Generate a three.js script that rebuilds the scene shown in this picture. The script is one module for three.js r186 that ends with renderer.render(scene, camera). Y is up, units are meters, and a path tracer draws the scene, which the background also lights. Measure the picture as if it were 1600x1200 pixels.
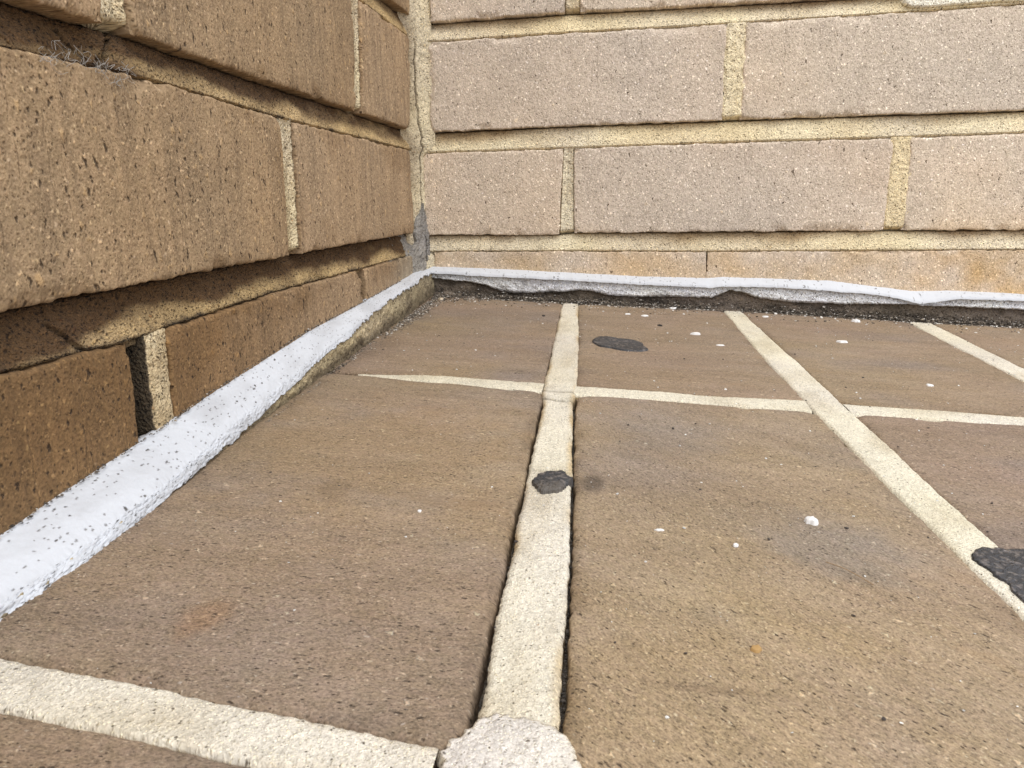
import * as THREE from 'three';
import { mergeGeometries } from 'three/addons/utils/BufferGeometryUtils.js';

// ---------------------------------------------------------------- camera, sky, sun, exposure
const MM = 0.001;
const scene = new THREE.Scene();
const camera = new THREE.PerspectiveCamera(53.13, 4 / 3, 0.01, 400);
camera.position.set(0.1296, 0.0201, 0.5207);
camera.rotation.set(-0.2309, 0.1335, -0.0209, 'YXZ');
camera.focus = 0.36; camera.userData.fStop = 95;
camera.updateMatrixWorld(true);

const renderer = new THREE.WebGLRenderer({ antialias: true });
renderer.toneMapping = THREE.LinearToneMapping;
renderer.toneMappingExposure = 1.34;
renderer.shadowMap.enabled = true;

{ // an even bright overcast sky, a little brighter overhead
  const w = 128, h = 64, d = new Float32Array(w * h * 4);
  for (let j = 0; j < h; j++) for (let i = 0; i < w; i++) {
    const el = (j + 0.5) / h * 2 - 1, o = (j * w + i) * 4;      // -1 straight down .. 1 straight up
    const up = Math.max(0, Math.sin(el * Math.PI / 2));
    const l = el > 0 ? 0.92 + 0.50 * up + 0.03 * Math.sin(i * 0.3 + j * 0.4) : 0.36;
    d[o] = l * 0.965; d[o + 1] = l * 0.99; d[o + 2] = l * 1.06; d[o + 3] = 1;
  }
  const t = new THREE.DataTexture(d, w, h, THREE.RGBAFormat, THREE.FloatType);
  t.mapping = THREE.EquirectangularReflectionMapping; t.magFilter = THREE.LinearFilter; t.needsUpdate = true;
  scene.background = t; scene.environment = t;
}
const sun = new THREE.DirectionalLight(0xfff3e2, 1.0);           // the bright part of the cloud, high in front of the back wall
sun.position.set(0.34, 1.25, 0.62).multiplyScalar(3);
sun.castShadow = true; sun.shadow.radius = 85;
sun.shadow.camera.left = sun.shadow.camera.bottom = -1; sun.shadow.camera.right = sun.shadow.camera.top = 1;
scene.add(sun, sun.target);

// ---------------------------------------------------------------- helpers
function rngOf(seed) { let a = seed >>> 0; return () => { a = (a + 0x6D2B79F5) | 0; let t = Math.imul(a ^ (a >>> 15), 1 | a); t = (t + Math.imul(t ^ (t >>> 7), 61 | t)) ^ t; return ((t ^ (t >>> 14)) >>> 0) / 4294967296; }; }
const hash = (x, y, s) => { let h = Math.imul(x, 374761393) ^ Math.imul(y, 668265263) ^ Math.imul(s, 2147483647 ^ 0x5bd1e995); h = Math.imul(h ^ (h >>> 13), 1274126177); h ^= h >>> 16; h = Math.imul(h, 0x85ebca6b); return ((h ^ (h >>> 13)) >>> 0) / 2147483648 - 1; };
const sm = t => t * t * (3 - 2 * t);
function noise(x, y, s = 0) { const i = Math.floor(x), j = Math.floor(y), u = sm(x - i), v = sm(y - j); return (hash(i, j, s) * (1 - u) + hash(i + 1, j, s) * u) * (1 - v) + (hash(i, j + 1, s) * (1 - u) + hash(i + 1, j + 1, s) * u) * v; }
function fbm(x, y, s = 0, n = 4) { let a = 0, k = 0.55; for (let o = 0; o < n; o++) { a += k * noise(x, y, s + o * 17); x = x * 2.03 + 3.1; y = y * 2.03 + 1.7; k *= 0.5; } return a; }
const clamp = (x, a = 0, b = 1) => Math.min(b, Math.max(a, x));
const step = (a, b, x) => sm(clamp((x - a) / (b - a)));
const mix = (a, b, t) => a + (b - a) * t;
const mix3 = (a, b, t) => [mix(a[0], b[0], t), mix(a[1], b[1], t), mix(a[2], b[2], t)];
function line(pts) { const p = [...pts].sort((a, b) => a[0] - b[0]); return x => { if (x <= p[0][0]) return p[0][1]; for (let k = 1; k < p.length; k++) if (x <= p[k][0]) return mix(p[k - 1][1], p[k][1], (x - p[k - 1][0]) / (p[k][0] - p[k - 1][0])); return p[p.length - 1][1]; }; }

const used = {};
function numbered(n) { const k = used[n] = (used[n] ?? -1) + 1; return k ? `${n}_${String(k).padStart(3, '0')}` : n; }
function thing(name, label, category, group) { const o = new THREE.Group(); o.name = numbered(name); o.userData = { label, category }; if (group) o.userData.group = group; scene.add(o); return o; }
function obj(name, geo, mat, parent = scene, label) { const m = new THREE.Mesh(geo, mat); m.name = numbered(name); m.castShadow = m.receiveShadow = true; if (label) m.userData.label = label; parent.add(m); return m; }
function single(name, geo, mat, label, category, group) { const m = obj(name, geo, mat); m.userData = { label, category }; if (group) m.userData.group = group; return m; }

// a grid of points, in millimetres: fn(i, j) -> [x, y, z, u, v, r, g, b]
function grid(nu, nv, fn, flip) {
  const P = new Float32Array(nu * nv * 3), U = new Float32Array(nu * nv * 2), C = new Float32Array(nu * nv * 3), I = new Uint32Array((nu - 1) * (nv - 1) * 6);
  let k = 0;
  for (let j = 0; j < nv; j++) for (let i = 0; i < nu; i++, k++) { const r = fn(i, j); P[k * 3] = r[0] * MM; P[k * 3 + 1] = r[1] * MM; P[k * 3 + 2] = r[2] * MM; U[k * 2] = r[3]; U[k * 2 + 1] = r[4]; C[k * 3] = r[5]; C[k * 3 + 1] = r[6]; C[k * 3 + 2] = r[7]; }
  let q = 0;
  for (let j = 0; j < nv - 1; j++) for (let i = 0; i < nu - 1; i++) { const a = j * nu + i, b = a + 1, c = a + nu, d = c + 1; if (flip) { I[q++] = a; I[q++] = d; I[q++] = b; I[q++] = a; I[q++] = c; I[q++] = d; } else { I[q++] = a; I[q++] = b; I[q++] = d; I[q++] = a; I[q++] = d; I[q++] = c; } }
  const g = new THREE.BufferGeometry();
  g.setAttribute('position', new THREE.BufferAttribute(P, 3)); g.setAttribute('uv', new THREE.BufferAttribute(U, 2)); g.setAttribute('color', new THREE.BufferAttribute(C, 3)); g.setIndex(new THREE.BufferAttribute(I, 1));
  g.computeVertexNormals(); return g;
}
// offsets from 0 to L: fine near both ends, even steps between
function stops(L, s) { const e = [0, 0.25, 0.6, 1.1, 1.8, 2.8], o = []; const n = Math.max(1, Math.round((L - 5.6) / s)); for (const x of e) o.push(x); for (let k = 1; k < n; k++) o.push(2.8 + (L - 5.6) * k / n); for (const x of [...e].reverse()) o.push(L - x); return o; }

// ---------------------------------------------------------------- textures (computed, tileable)
function layer(N, cx, cy, seed) {   // smooth tileable value noise, cx by cy cells
  const r = rngOf(seed), L = new Float32Array(cx * cy); for (let k = 0; k < L.length; k++) L[k] = r() * 2 - 1;
  const out = new Float32Array(N * N), X = new Int32Array(N), X1 = new Int32Array(N), F = new Float32Array(N);
  for (let i = 0; i < N; i++) { const x = i / N * cx; X[i] = Math.floor(x); X1[i] = (X[i] + 1) % cx; F[i] = sm(x - X[i]); }
  for (let j = 0; j < N; j++) { const y = j / N * cy, a = Math.floor(y) * cx, b = ((Math.floor(y) + 1) % cy) * cx, f = sm(y - Math.floor(y)); for (let i = 0; i < N; i++) { const p = L[a + X[i]], q = L[a + X1[i]], s = L[b + X[i]], t = L[b + X1[i]]; out[j * N + i] = (p + (q - p) * F[i]) * (1 - f) + (s + (t - s) * F[i]) * f; } }
  return out;
}
const enc = new Uint8Array(4097); for (let k = 0; k < 4097; k++) { const c = k / 4096; enc[k] = Math.round(255 * (c <= 0.0031308 ? 12.92 * c : 1.055 * Math.pow(c, 1 / 2.4) - 0.055)); }
class Sheet {
  constructor(N, size) { this.N = N; this.size = size; this.px = N / size; this.K = new Float32Array(N * N * 3); this.H = new Float32Array(N * N); }
  fill(fn) { const { N, K, H } = this; const o = [0, 0, 0, 0]; for (let k = 0; k < N * N; k++) { fn(k, o); K[k * 3] = o[0]; K[k * 3 + 1] = o[1]; K[k * 3 + 2] = o[2]; H[k] = o[3]; } }
  // an uneven spot, sizes in mm: colour mixed in by m, height raised by h (mm)
  spot(cx, cy, rx, ry, ang, col, m, h, rough, r) {
    const { N, px, K, H } = this, R = Math.max(rx, ry) * 1.3 * px, X = cx * px, Y = cy * px, c = Math.cos(ang), s = Math.sin(ang), p1 = r() * 6.28, p2 = r() * 6.28, k1 = 2 + Math.floor(r() * 2), k2 = 3 + Math.floor(r() * 4), R1 = Math.ceil(R);
    for (let y = -R1; y <= R1; y++) for (let x = -R1; x <= R1; x++) {
      const a = (x * c + y * s) / (rx * px), b = (-x * s + y * c) / (ry * px), d0 = Math.sqrt(a * a + b * b); if (d0 > 1.5) continue;
      const th = Math.atan2(b, a), d = d0 * (1 + rough * (0.6 * Math.sin(k1 * th + p1) + 0.4 * Math.sin(k2 * th + p2)));
      if (d >= 1) continue; const f = Math.min(1, (1 - d) * 2.2), q = (((Math.round(Y) + y) % N + N) % N) * N + ((Math.round(X) + x) % N + N) % N, t = m * f;
      K[q * 3] += (col[0] - K[q * 3]) * t; K[q * 3 + 1] += (col[1] - K[q * 3 + 1]) * t; K[q * 3 + 2] += (col[2] - K[q * 3 + 2]) * t; H[q] += h * f;
    }
  }
  maps(lo, hi) {   // heights lo..hi (mm) become black..white
    const { N, K, H } = this, a = new Uint8Array(N * N * 4), b = new Uint8Array(N * N * 4);
    for (let k = 0; k < N * N; k++) { for (let c = 0; c < 3; c++) a[k * 4 + c] = enc[Math.round(clamp(K[k * 3 + c]) * 4096)]; const v = Math.round(clamp((H[k] - lo) / (hi - lo)) * 255); b[k * 4] = b[k * 4 + 1] = b[k * 4 + 2] = v; a[k * 4 + 3] = b[k * 4 + 3] = 255; }
    const mk = (d, s) => { const t = new THREE.DataTexture(d, N, N, THREE.RGBAFormat, THREE.UnsignedByteType); t.wrapS = t.wrapT = THREE.RepeatWrapping; t.magFilter = THREE.LinearFilter; t.minFilter = THREE.LinearMipmapLinearFilter; t.generateMipmaps = true; if (s) t.colorSpace = THREE.SRGBColorSpace; t.needsUpdate = true; return t; };
    return { map: mk(a, true), bumpMap: mk(b, false), bumpScale: (hi - lo) * MM };
  }
}
const mat = (maps, color, rough = 0.92) => new THREE.MeshStandardMaterial({ ...maps, color: new THREE.Color().setRGB(...color), roughness: rough, metalness: 0, vertexColors: true, side: THREE.DoubleSide });

// wire-cut brick: drag marks run up and down
const BRICK = 512, TILE = 256, SAND = 205;
function brickSheet(seed, big, grain, lines) {
  const N = 2048, S = new Sheet(N, BRICK), r = rngOf(seed);
  const a = layer(N, 12, 10, seed + 1), b = layer(N, 60, 50, seed + 2), c = layer(N, 420, 340, seed + 3), d = layer(N, 1024, 800, seed + 4), e = layer(N, 200, 16, seed + 5), f = layer(N, 2048, 2048, seed + 6);
  S.fill((k, o) => { const gr = d[k] + 0.7 * f[k], n = 1 + 0.05 * a[k] + 0.05 * b[k] + grain * (0.07 * c[k] + 0.17 * gr + 0.14 * gr * Math.abs(gr)) + 0.05 * lines * e[k]; o[0] = 0.5 * n; o[1] = 0.5 * n * (1 - 0.02 * a[k] + 0.01 * c[k]); o[2] = 0.5 * n * (1 - 0.05 * a[k] + 0.03 * d[k]); o[3] = 0.05 * a[k] + 0.06 * b[k] + grain * (0.10 * c[k] + 0.15 * d[k]) + 0.07 * lines * e[k] + 0.08 * f[k]; });
  const R = () => [r() * BRICK, r() * BRICK];
  for (let k = 0; k < 90000; k++) { const [x, y] = R(), s = 0.16 + 0.2 * r(), lt = r() < 0.56; S.spot(x, y, s, s * (0.8 + 0.8 * r()), r() * 3, lt ? [0.86, 0.9, 0.92] : [0.19, 0.17, 0.15], 0.8, lt ? 0.1 : -0.2, 0.3, r); }
  for (let k = 0; k < 15000; k++) { const [x, y] = R(), s = 0.22 + 0.5 * r() * r(), w = 0.84 + 0.42 * r(); S.spot(x, y, s, s * (0.8 + 0.8 * r()), r() * 3, [w, w * 1.08, w * (1.05 + 0.3 * r())], 0.8, 0.14, 0.35, r); }
  for (let k = 0; k < 700 * big; k++) { const [x, y] = R(), s = 0.6 + 0.8 * r() * r(), w = 0.66 + 0.34 * r(); S.spot(x, y, s, s * (0.8 + 0.9 * r()), r() * 0.6 - 0.3, [w, w * 0.97, w * 0.85], 0.6, 0.25, 0.4, r); }
  for (let k = 0; k < 26000; k++) { const [x, y] = R(), s = 0.13 + 0.24 * r() * r(); S.spot(x, y, s, s * (0.9 + 1.2 * r()), r() * 1.2 - 0.6, [0.09, 0.08, 0.065], 0.85, -0.5, 0.4, r); }
  for (let k = 0; k < 1500 * big; k++) { const [x, y] = R(), s = 0.28 + 0.62 * r() * r() * r(); S.spot(x, y, s, s * (1.1 + 1.6 * r()), r() * 0.9 - 0.45, [0.07, 0.055, 0.04], 0.85, -1.0, 0.5, r); S.spot(x + s, y - s * 0.8, s * 0.7, s * 0.9, 0, [0.8, 0.77, 0.7], 0.5, 0.15, 0.3, r); }
  for (let k = 0; k < 260 * lines; k++) { const [x, y] = R(), n = 12 + Math.floor(50 * r()), dk = r() < 0.65; for (let q = 0; q < n; q++) S.spot(x + 0.25 * Math.sin(q * 0.3 + k), y + q * 0.45, 0.15, 0.5, 0, dk ? [0.22, 0.2, 0.18] : [0.68, 0.67, 0.65], 0.35, dk ? -0.15 : 0.05, 0, r); }
  return S.maps(-1.1, 0.7);
}
const brickMaps = brickSheet(11, 2.6, 0.75, 3), brickMapsB = brickSheet(411, 0.35, 0.8, 0.6);
// quarry paver: drag marks run across (texture u = along the streaks)
const tileMaps = (() => {
  const N = 2048, S = new Sheet(N, TILE), r = rngOf(23);
  const a = layer(N, 6, 8, 31), b = layer(N, 18, 34, 32), c = layer(N, 160, 300, 33), d = layer(N, 560, 1024, 34), e = layer(N, 5, 90, 35), f = layer(N, 2048, 2048, 36), g = layer(N, 24, 420, 37);
  S.fill((k, o) => { const gr = d[k] + 0.7 * f[k], n = 1 + 0.06 * a[k] + 0.05 * b[k] + 0.06 * c[k] + 0.18 * gr + 0.17 * gr * Math.abs(gr) + 0.05 * e[k] + 0.05 * g[k]; o[0] = 0.5 * n; o[1] = 0.5 * n * (1 + 0.015 * b[k] - 0.01 * c[k]); o[2] = 0.5 * n * (1 + 0.05 * b[k] + 0.03 * c[k]); o[3] = 0.08 * a[k] + 0.06 * b[k] + 0.07 * c[k] + 0.08 * d[k] + 0.05 * e[k] + 0.05 * g[k] + 0.04 * f[k]; });
  const R = () => [r() * TILE, r() * TILE];
  for (let k = 0; k < 70000; k++) { const [x, y] = R(), s = 0.08 + 0.09 * r(), lt = r() < 0.62; S.spot(x, y, s * (1.1 + 1.8 * r()), s, 0.6 * r() - 0.3, lt ? [0.82, 0.88, 0.92] : [0.19, 0.175, 0.155], 0.72, lt ? 0.05 : -0.1, 0.3, r); }
  for (let k = 0; k < 8000; k++) { const [x, y] = R(), s = 0.1 + 0.24 * r() * r(), w = 0.8 + 0.5 * r(); S.spot(x, y, s * (0.9 + 1.3 * r()), s, r() * 0.8 - 0.4, [w, w * 1.15, w * (1.2 + 0.4 * r())], 0.8, 0.08, 0.35, r); }
  for (let k = 0; k < 620; k++) { const [x, y] = R(), s = 0.2 + 0.36 * r() ** 3, w = 0.95 + 0.6 * r(); S.spot(x, y, s * (0.9 + 0.9 * r()), s, r() * 0.8, [w, w * 1.3, w * 1.7], 0.85, 0.2, 0.4, r); }
  for (let k = 0; k < 6500; k++) { const [x, y] = R(), s = 0.09 + 0.15 * r() * r(); S.spot(x, y, s * (1.3 + 2.8 * r()), s, 0.5 * r() - 0.25, [0.08, 0.07, 0.065], 0.85, -0.4, 0.35, r); }
  for (let k = 0; k < 46; k++) { const [x, y] = R(), n = 20 + Math.floor(90 * r() * r()), sl = 0.4 * r() - 0.2, lt = r() < 0.55; for (let q = 0; q < n; q++) S.spot(x + q * 0.4, y + q * 0.4 * sl + 0.2 * Math.sin(q * 0.2 + k), 0.5, 0.10 + 0.06 * r(), 0, lt ? [0.7, 0.7, 0.68] : [0.2, 0.18, 0.18], 0.28, lt ? 0.02 : -0.1, 0, r); }
  for (let k = 0; k < 26; k++) { const [x, y] = R(); S.spot(x, y, 6 + 14 * r(), 2 + 3 * r(), r() * 0.3, r() < 0.6 ? [0.40, 0.39, 0.39] : [0.58, 0.52, 0.43], 0.22, 0, 0.4, r); }
  return S.maps(-0.9, 0.6);
})();
// sandy mortar: many grains, pores
function sandSheet(seed, pores, contrast, N = 1024, fine = 1) {
  const S = new Sheet(N, SAND), r = rngOf(seed), a = layer(N, 8, 8, seed + 1), b = layer(N, 40, 40, seed + 2), c = layer(N, 300, 300, seed + 3), d = layer(N, 1024, 1024, seed + 4);
  S.fill((k, o) => { const n = 1 + 0.06 * a[k] + 0.06 * b[k] + contrast * (0.10 * c[k] + 0.14 * d[k]); o[0] = 0.62 * n; o[1] = 0.62 * n; o[2] = 0.62 * n * (1 - 0.06 * a[k]); o[3] = 0.1 * a[k] + 0.15 * b[k] + 0.2 * c[k] + 0.12 * d[k]; });
  for (let k = 0; k < 60000 * (fine < 1 ? 3 : 1); k++) { const w = mix(0.66, 0.34 + 0.85 * r(), contrast), s = (0.17 + 0.22 * r()) * fine; S.spot(r() * SAND, r() * SAND, s, s * (0.7 + 0.6 * r()), r() * 3, [w, w * (0.95 + 0.05 * r()), w * (0.82 + 0.2 * r())], 0.8, 0.08 + 0.14 * r(), 0.25, r); }
  for (let k = 0; k < 600; k++) { const w = 0.4 + 0.6 * r(), s = (0.4 + 0.5 * r() * r()) * fine; S.spot(r() * SAND, r() * SAND, s, s * (0.7 + 0.6 * r()), r() * 3, r() < 0.12 ? [0.5, 0.32, 0.2] : [w, w * 0.93, w * 0.8], 0.7, 0.25, 0.3, r); }
  for (let k = 0; k < pores; k++) { const s = (0.15 + 0.3 * r() * r()) * Math.min(1, fine * 1.3); S.spot(r() * SAND, r() * SAND, s, s * (0.8 + 0.8 * r()), r() * 3, [0.12, 0.1, 0.08], 0.85, -0.6, 0.3, r); }
  return S.maps(-0.7, 0.8);
}
const mortarMaps = sandSheet(51, 17000, 1.25), groutMaps = sandSheet(71, 4200, 1.25, 2048, 0.52);
const paintMaps = (() => {
  const N = 1024, S = new Sheet(N, SAND), r = rngOf(91), a = layer(N, 7, 7, 92), b = layer(N, 40, 70, 93), c = layer(N, 160, 260, 94), d = layer(N, 700, 1000, 95);
  S.fill((k, o) => { const n = 1 + 0.02 * a[k] + 0.015 * b[k] + 0.02 * d[k]; o[0] = 0.8 * n; o[1] = 0.82 * n; o[2] = 0.85 * n; o[3] = 0.12 * a[k] + 0.1 * b[k] + 0.07 * c[k] + 0.03 * d[k]; });
  for (let k = 0; k < 5600; k++) { const s = 0.09 + 0.14 * r(); S.spot(r() * SAND, r() * SAND, s * (1.2 + 2 * r()), s, 0.3 * r(), [0.12, 0.1, 0.08], 0.75, -0.3, 0.3, r); }
  for (let k = 0; k < 420; k++) { const s = 0.16 + 0.34 * r() * r() * r(); S.spot(r() * SAND, r() * SAND, s * (1.3 + 2.4 * r()), s, 0.4 * r() - 0.1, [0.09, 0.07, 0.05], 0.85, -0.8, 0.35, r); }
  return S.maps(-0.8, 0.5);
})();

// ---------------------------------------------------------------- materials
const M = {
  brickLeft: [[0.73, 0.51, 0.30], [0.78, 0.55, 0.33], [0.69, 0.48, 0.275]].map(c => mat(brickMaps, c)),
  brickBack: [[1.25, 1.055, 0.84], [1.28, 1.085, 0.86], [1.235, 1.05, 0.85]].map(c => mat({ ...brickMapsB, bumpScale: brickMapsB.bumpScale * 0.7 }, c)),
  tile: [[0.545, 0.405, 0.268], [0.60, 0.446, 0.29], [0.53, 0.393, 0.262]].map(c => mat(tileMaps, c, 0.82)),
  mortar: mat({ ...mortarMaps, bumpScale: mortarMaps.bumpScale * 0.8 }, [1.2, 1.10, 0.86]),
  grout: mat({ ...groutMaps, bumpScale: groutMaps.bumpScale * 0.6 }, [1.06, 0.995, 0.82]),
  lump: mat({ ...groutMaps, bumpScale: groutMaps.bumpScale * 0.6 }, [1.06, 1.0, 0.88]),
  paint: mat(paintMaps, [0.755, 0.775, 0.80], 0.8),
  mortarLeft: mat({ ...mortarMaps, bumpScale: mortarMaps.bumpScale * 1.5 }, [1.22, 1.08, 0.80]),
  smear: mat(mortarMaps, [0.46, 0.435, 0.385]),
  dirt: mat(mortarMaps, [0.30, 0.245, 0.19], 1),
  bed: mat(mortarMaps, [0.30, 0.25, 0.19], 1),
  tar: mat({ map: tileMaps.map, bumpMap: mortarMaps.bumpMap, bumpScale: 0.0009 }, [0.07, 0.072, 0.08], 0.55),
  rawPaint: mat(mortarMaps, [1.3, 1.34, 1.4], 0.85),
  chip: new THREE.MeshStandardMaterial({ color: new THREE.Color().setRGB(0.80, 0.80, 0.79), roughness: 0.7, side: THREE.DoubleSide }),
  chipWarm: new THREE.MeshStandardMaterial({ color: new THREE.Color().setRGB(0.62, 0.52, 0.38), roughness: 0.8, side: THREE.DoubleSide }),
  black: new THREE.MeshStandardMaterial({ color: new THREE.Color().setRGB(0.035, 0.03, 0.027), roughness: 0.9 }),
  leaf: new THREE.MeshStandardMaterial({ color: new THREE.Color().setRGB(0.42, 0.26, 0.10), roughness: 0.8, side: THREE.DoubleSide }),
  straw: new THREE.MeshStandardMaterial({ color: new THREE.Color().setRGB(0.33, 0.22, 0.12), roughness: 0.8 }),
  web: new THREE.MeshStandardMaterial({ color: new THREE.Color().setRGB(0.40, 0.38, 0.35), roughness: 0.8 }),
  crumb: new THREE.MeshStandardMaterial({ color: 0xffffff, roughness: 0.95 }),
  far: new THREE.MeshStandardMaterial({ color: new THREE.Color().setRGB(0.24, 0.22, 0.2), roughness: 0.95 }),
};

// ---------------------------------------------------------------- the far ground
const FLOOR = (x, z) => -39.1 - 0.0593 * x - 0.0402 * z;            // the paving falls away from the corner
{
  const g = new THREE.CircleGeometry(150, 48); g.rotateX(-Math.PI / 2); g.translate(0, -0.16, 0);
  const m = obj('ground', g, M.far); m.userData.kind = 'structure';
}

// ---------------------------------------------------------------- brick walls
// frame(u, v, w): u along the wall, v up, w out of the wall, all in mm
const LEFT = (u, v, w) => [w, v, u], BACK = (u, v, w) => [u, v, w];
let seedNo = 100;
function brickGeo(frame, flip, uL, uR, vB, vT, o = {}) {
  const s = ++seedNo * 7, res = o.res ?? 1.1, r = rngOf(s), uT = r() * BRICK, vT0 = r() * BRICK, tilt = (r() - 0.5) * 0.006, out = o.out ?? (r() - 0.5) * 0.7, depth = o.depth ?? 22, rad = o.round ?? 1.5;
  const pair = p => Array.isArray(p) ? p : [p, p], a = pair(uL), b = pair(uR), W = Math.max(b[0], b[1]) - Math.min(a[0], a[1]), mid = (a[0] + b[0]) / 2, Hh = vT(mid) - vB(mid);
  const A = stops(W, res), B = stops(Hh, res), nu = A.length + 2, nv = B.length + 2;
  return grid(nu, nv, (i, j) => {
    const ii = clamp(i - 1, 0, A.length - 1), jj = clamp(j - 1, 0, B.length - 1), skirt = i === 0 || j === 0 || i === nu - 1 || j === nv - 1;
    const x = A[ii], y = B[jj], fy = y / Hh, l = mix(a[0], a[1], fy), rr = mix(b[0], b[1], fy);
    let u = mix(l, rr, x / W); const lo = vB(u), hi = vT(u); let v = mix(lo, hi, fy);
    const dx = Math.min(x, W - x), dy = Math.min(y, Hh - y);
    const wob = (p, q) => 0.55 * fbm(p * 0.13, q, s, 3) + 0.3 * noise(p * 0.6, q, s + 5);
    const ex = Math.exp(-dx / 1.6), ey = Math.exp(-dy / 1.6);
    u += ex * wob(v, x < W / 2 ? 3 : 9); v += ey * wob(u, y < Hh / 2 ? 21 : 33);
    let d = Math.min(dx, dy); if (dx < 5 && dy < 5) d = Math.min(d, Math.max(0, 5 - Math.hypot(5 - dx, 5 - dy)) + 0.0);
    const rd = rad * (0.75 + 0.5 * noise(u * 0.11, v * 0.11, s + 40));
    let w = out + tilt * (u - mid) + 0.32 * fbm(u * 0.03, v * 0.05, s + 2, 3) + 0.12 * noise(u * 0.5, v * 0.28, s + 3);
    if (d < rd) { const t = 1 - d / rd; w -= rd * 0.8 * (1 - Math.sqrt(Math.max(0, 1 - t * t))); }
    const chip = step(0.42, 0.75, noise(u * 0.09, v * 0.09, s + 60) + 0.25 * noise(u * 0.4, v * 0.4, s + 61)) * Math.exp(-d * d / 9);
    w -= 1.6 * chip;
    let c = [1, 1, 1], n = 1 + 0.07 * fbm(u * 0.02, v * 0.03, s + 8, 3);
    c = [n, n, n];
    if (o.tint) c = o.tint(u, v, d, c, s);
    if (skirt) w = -depth;
    const p = frame(u, v, w);
    return [p[0], p[1], p[2], (u + uT + (skirt && (i === 0 || i === nu - 1) ? 9 : 0)) / BRICK, (v + vT0 + (skirt && (j === 0 || j === nv - 1) ? 9 : 0)) / BRICK, ...c];
  }, flip);
}
// a bed joint between two courses: mortar falls from the lower brick's edge back under the upper brick
function bedGeo(frame, flip, u0, u1, vLo, vHi, o = {}) {
  const s = ++seedNo * 7, step_ = o.res ?? 0.9, nu = Math.ceil((u1 - u0) / step_) + 1, nv = o.nv ?? 22, prof = o.profile ?? (t => -0.8 - 6.5 * Math.pow(t, 1.4)), rough = o.rough ?? 1;
  return grid(nu, nv, (i, j) => {
    const u = u0 + (u1 - u0) * i / (nu - 1), t0 = j / (nv - 1), t = t0 * 1.3 - 0.12, lo = vLo(u), hi = vHi(u); let v = mix(lo, hi, t);
    let w = prof(clamp(t), u) + rough * (0.5 * fbm(u * 0.06, v * 0.12, s, 3) + 0.22 * noise(u * 0.55, v * 0.55, s + 4) + 0.16 * noise(u * 1.3, v * 1.3, s + 5));
    if (t < 0.03) w -= 2.5; if (t > 0.96) w -= 4 + 20 * (t - 0.96);
    let c = [1, 1, 1]; if (o.tint) c = o.tint(u, v, clamp(t), c, s);
    const crk = o.crack ? o.crack(u, v, t) : 0; if (crk) { w -= 3.2 * crk; c = mix3(c, [0.16, 0.13, 0.1], crk); }
    const p = frame(u, v, w); return [p[0], p[1], p[2], (u + s) / SAND, (v - w * 0.85 + s * 3) / SAND, ...c];
  }, flip);
}
// a head joint between two bricks of one course
function headGeo(frame, flip, uL, uR, vB, vT, o = {}) {
  const s = ++seedNo * 7, nu = o.deep ? 90 : 20, mid = (uL[0] + uR[0]) / 2, nv = Math.ceil((vT(mid) - vB(mid) + 6) / 0.9);
  return grid(nu, nv, (i, j) => {
    const t = i / (nu - 1) * 1.3 - 0.15, f = j / (nv - 1), l = mix(uL[0], uL[1], f), r = mix(uR[0], uR[1], f); let u = mix(l, r, t); const v = mix(vB(u) + 0.2, vT(u) + 3, f);
    const ov = o.over ?? 0; u += ov * noise(v * 0.25, i < nu / 2 ? 1 : 8, s) * Math.abs(t - 0.5);
    let w = (o.w ?? -1.4) - (o.hollow ?? 0.8) * Math.sin(Math.PI * clamp(t)) + 0.5 * fbm(u * 0.1, v * 0.06, s, 3) + 0.35 * noise(u * 0.6, v * 0.6, s + 3) + 0.25 * noise(u * 1.4, v * 1.4, s + 4);
    if (t < 0 || t > 1) w -= ov > 1 ? 0.8 : (o.deep && t > 1 ? 12 : 3); w -= 6 * step(2.4, 0.2, v - vB(u)); if (f > 0.97) w -= 3;
    let c = [1, 1, 1]; if (o.tint) c = o.tint(u, v, f, c, s); if (o.deep) c = mix3(c, [0.09, 0.075, 0.06], step(0.90, 0.955, t));
    const p = frame(u, v, w); return [p[0], p[1], p[2], (u + (t > 0.5 ? -1 : 1) * Math.min(0, w + 1) * 1 + s) / SAND, (v + s * 2) / SAND, ...c];
  }, flip);
}
function backing(parent, g) { obj('mortar_backing', g, M.bed, parent); }
function plainBox(x0, x1, y0, y1, z0, z1) { const g = new THREE.BoxGeometry((x1 - x0) * MM, (y1 - y0) * MM, (z1 - z0) * MM); g.translate((x0 + x1) / 2 * MM, (y0 + y1) / 2 * MM, (z0 + z1) / 2 * MM); const n = g.attributes.position.count; g.setAttribute('color', new THREE.BufferAttribute(new Float32Array(n * 3).fill(1), 3)); return g; }
const jig = (f, s, k = 0.5) => u => f(u) + k * fbm(u * 0.02, s, s, 2);
const flat = y => () => y;
const wash = (rust, amount) => (u, v, d, c, s) => { const k = amount(u, v) * clamp(0.5 + 0.9 * fbm(u * 0.05, v * 0.07, s + 90, 4)); return [c[0] * mix(1, rust[0], k), c[1] * mix(1, rust[1], k), c[2] * mix(1, rust[2], k)]; };

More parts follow.
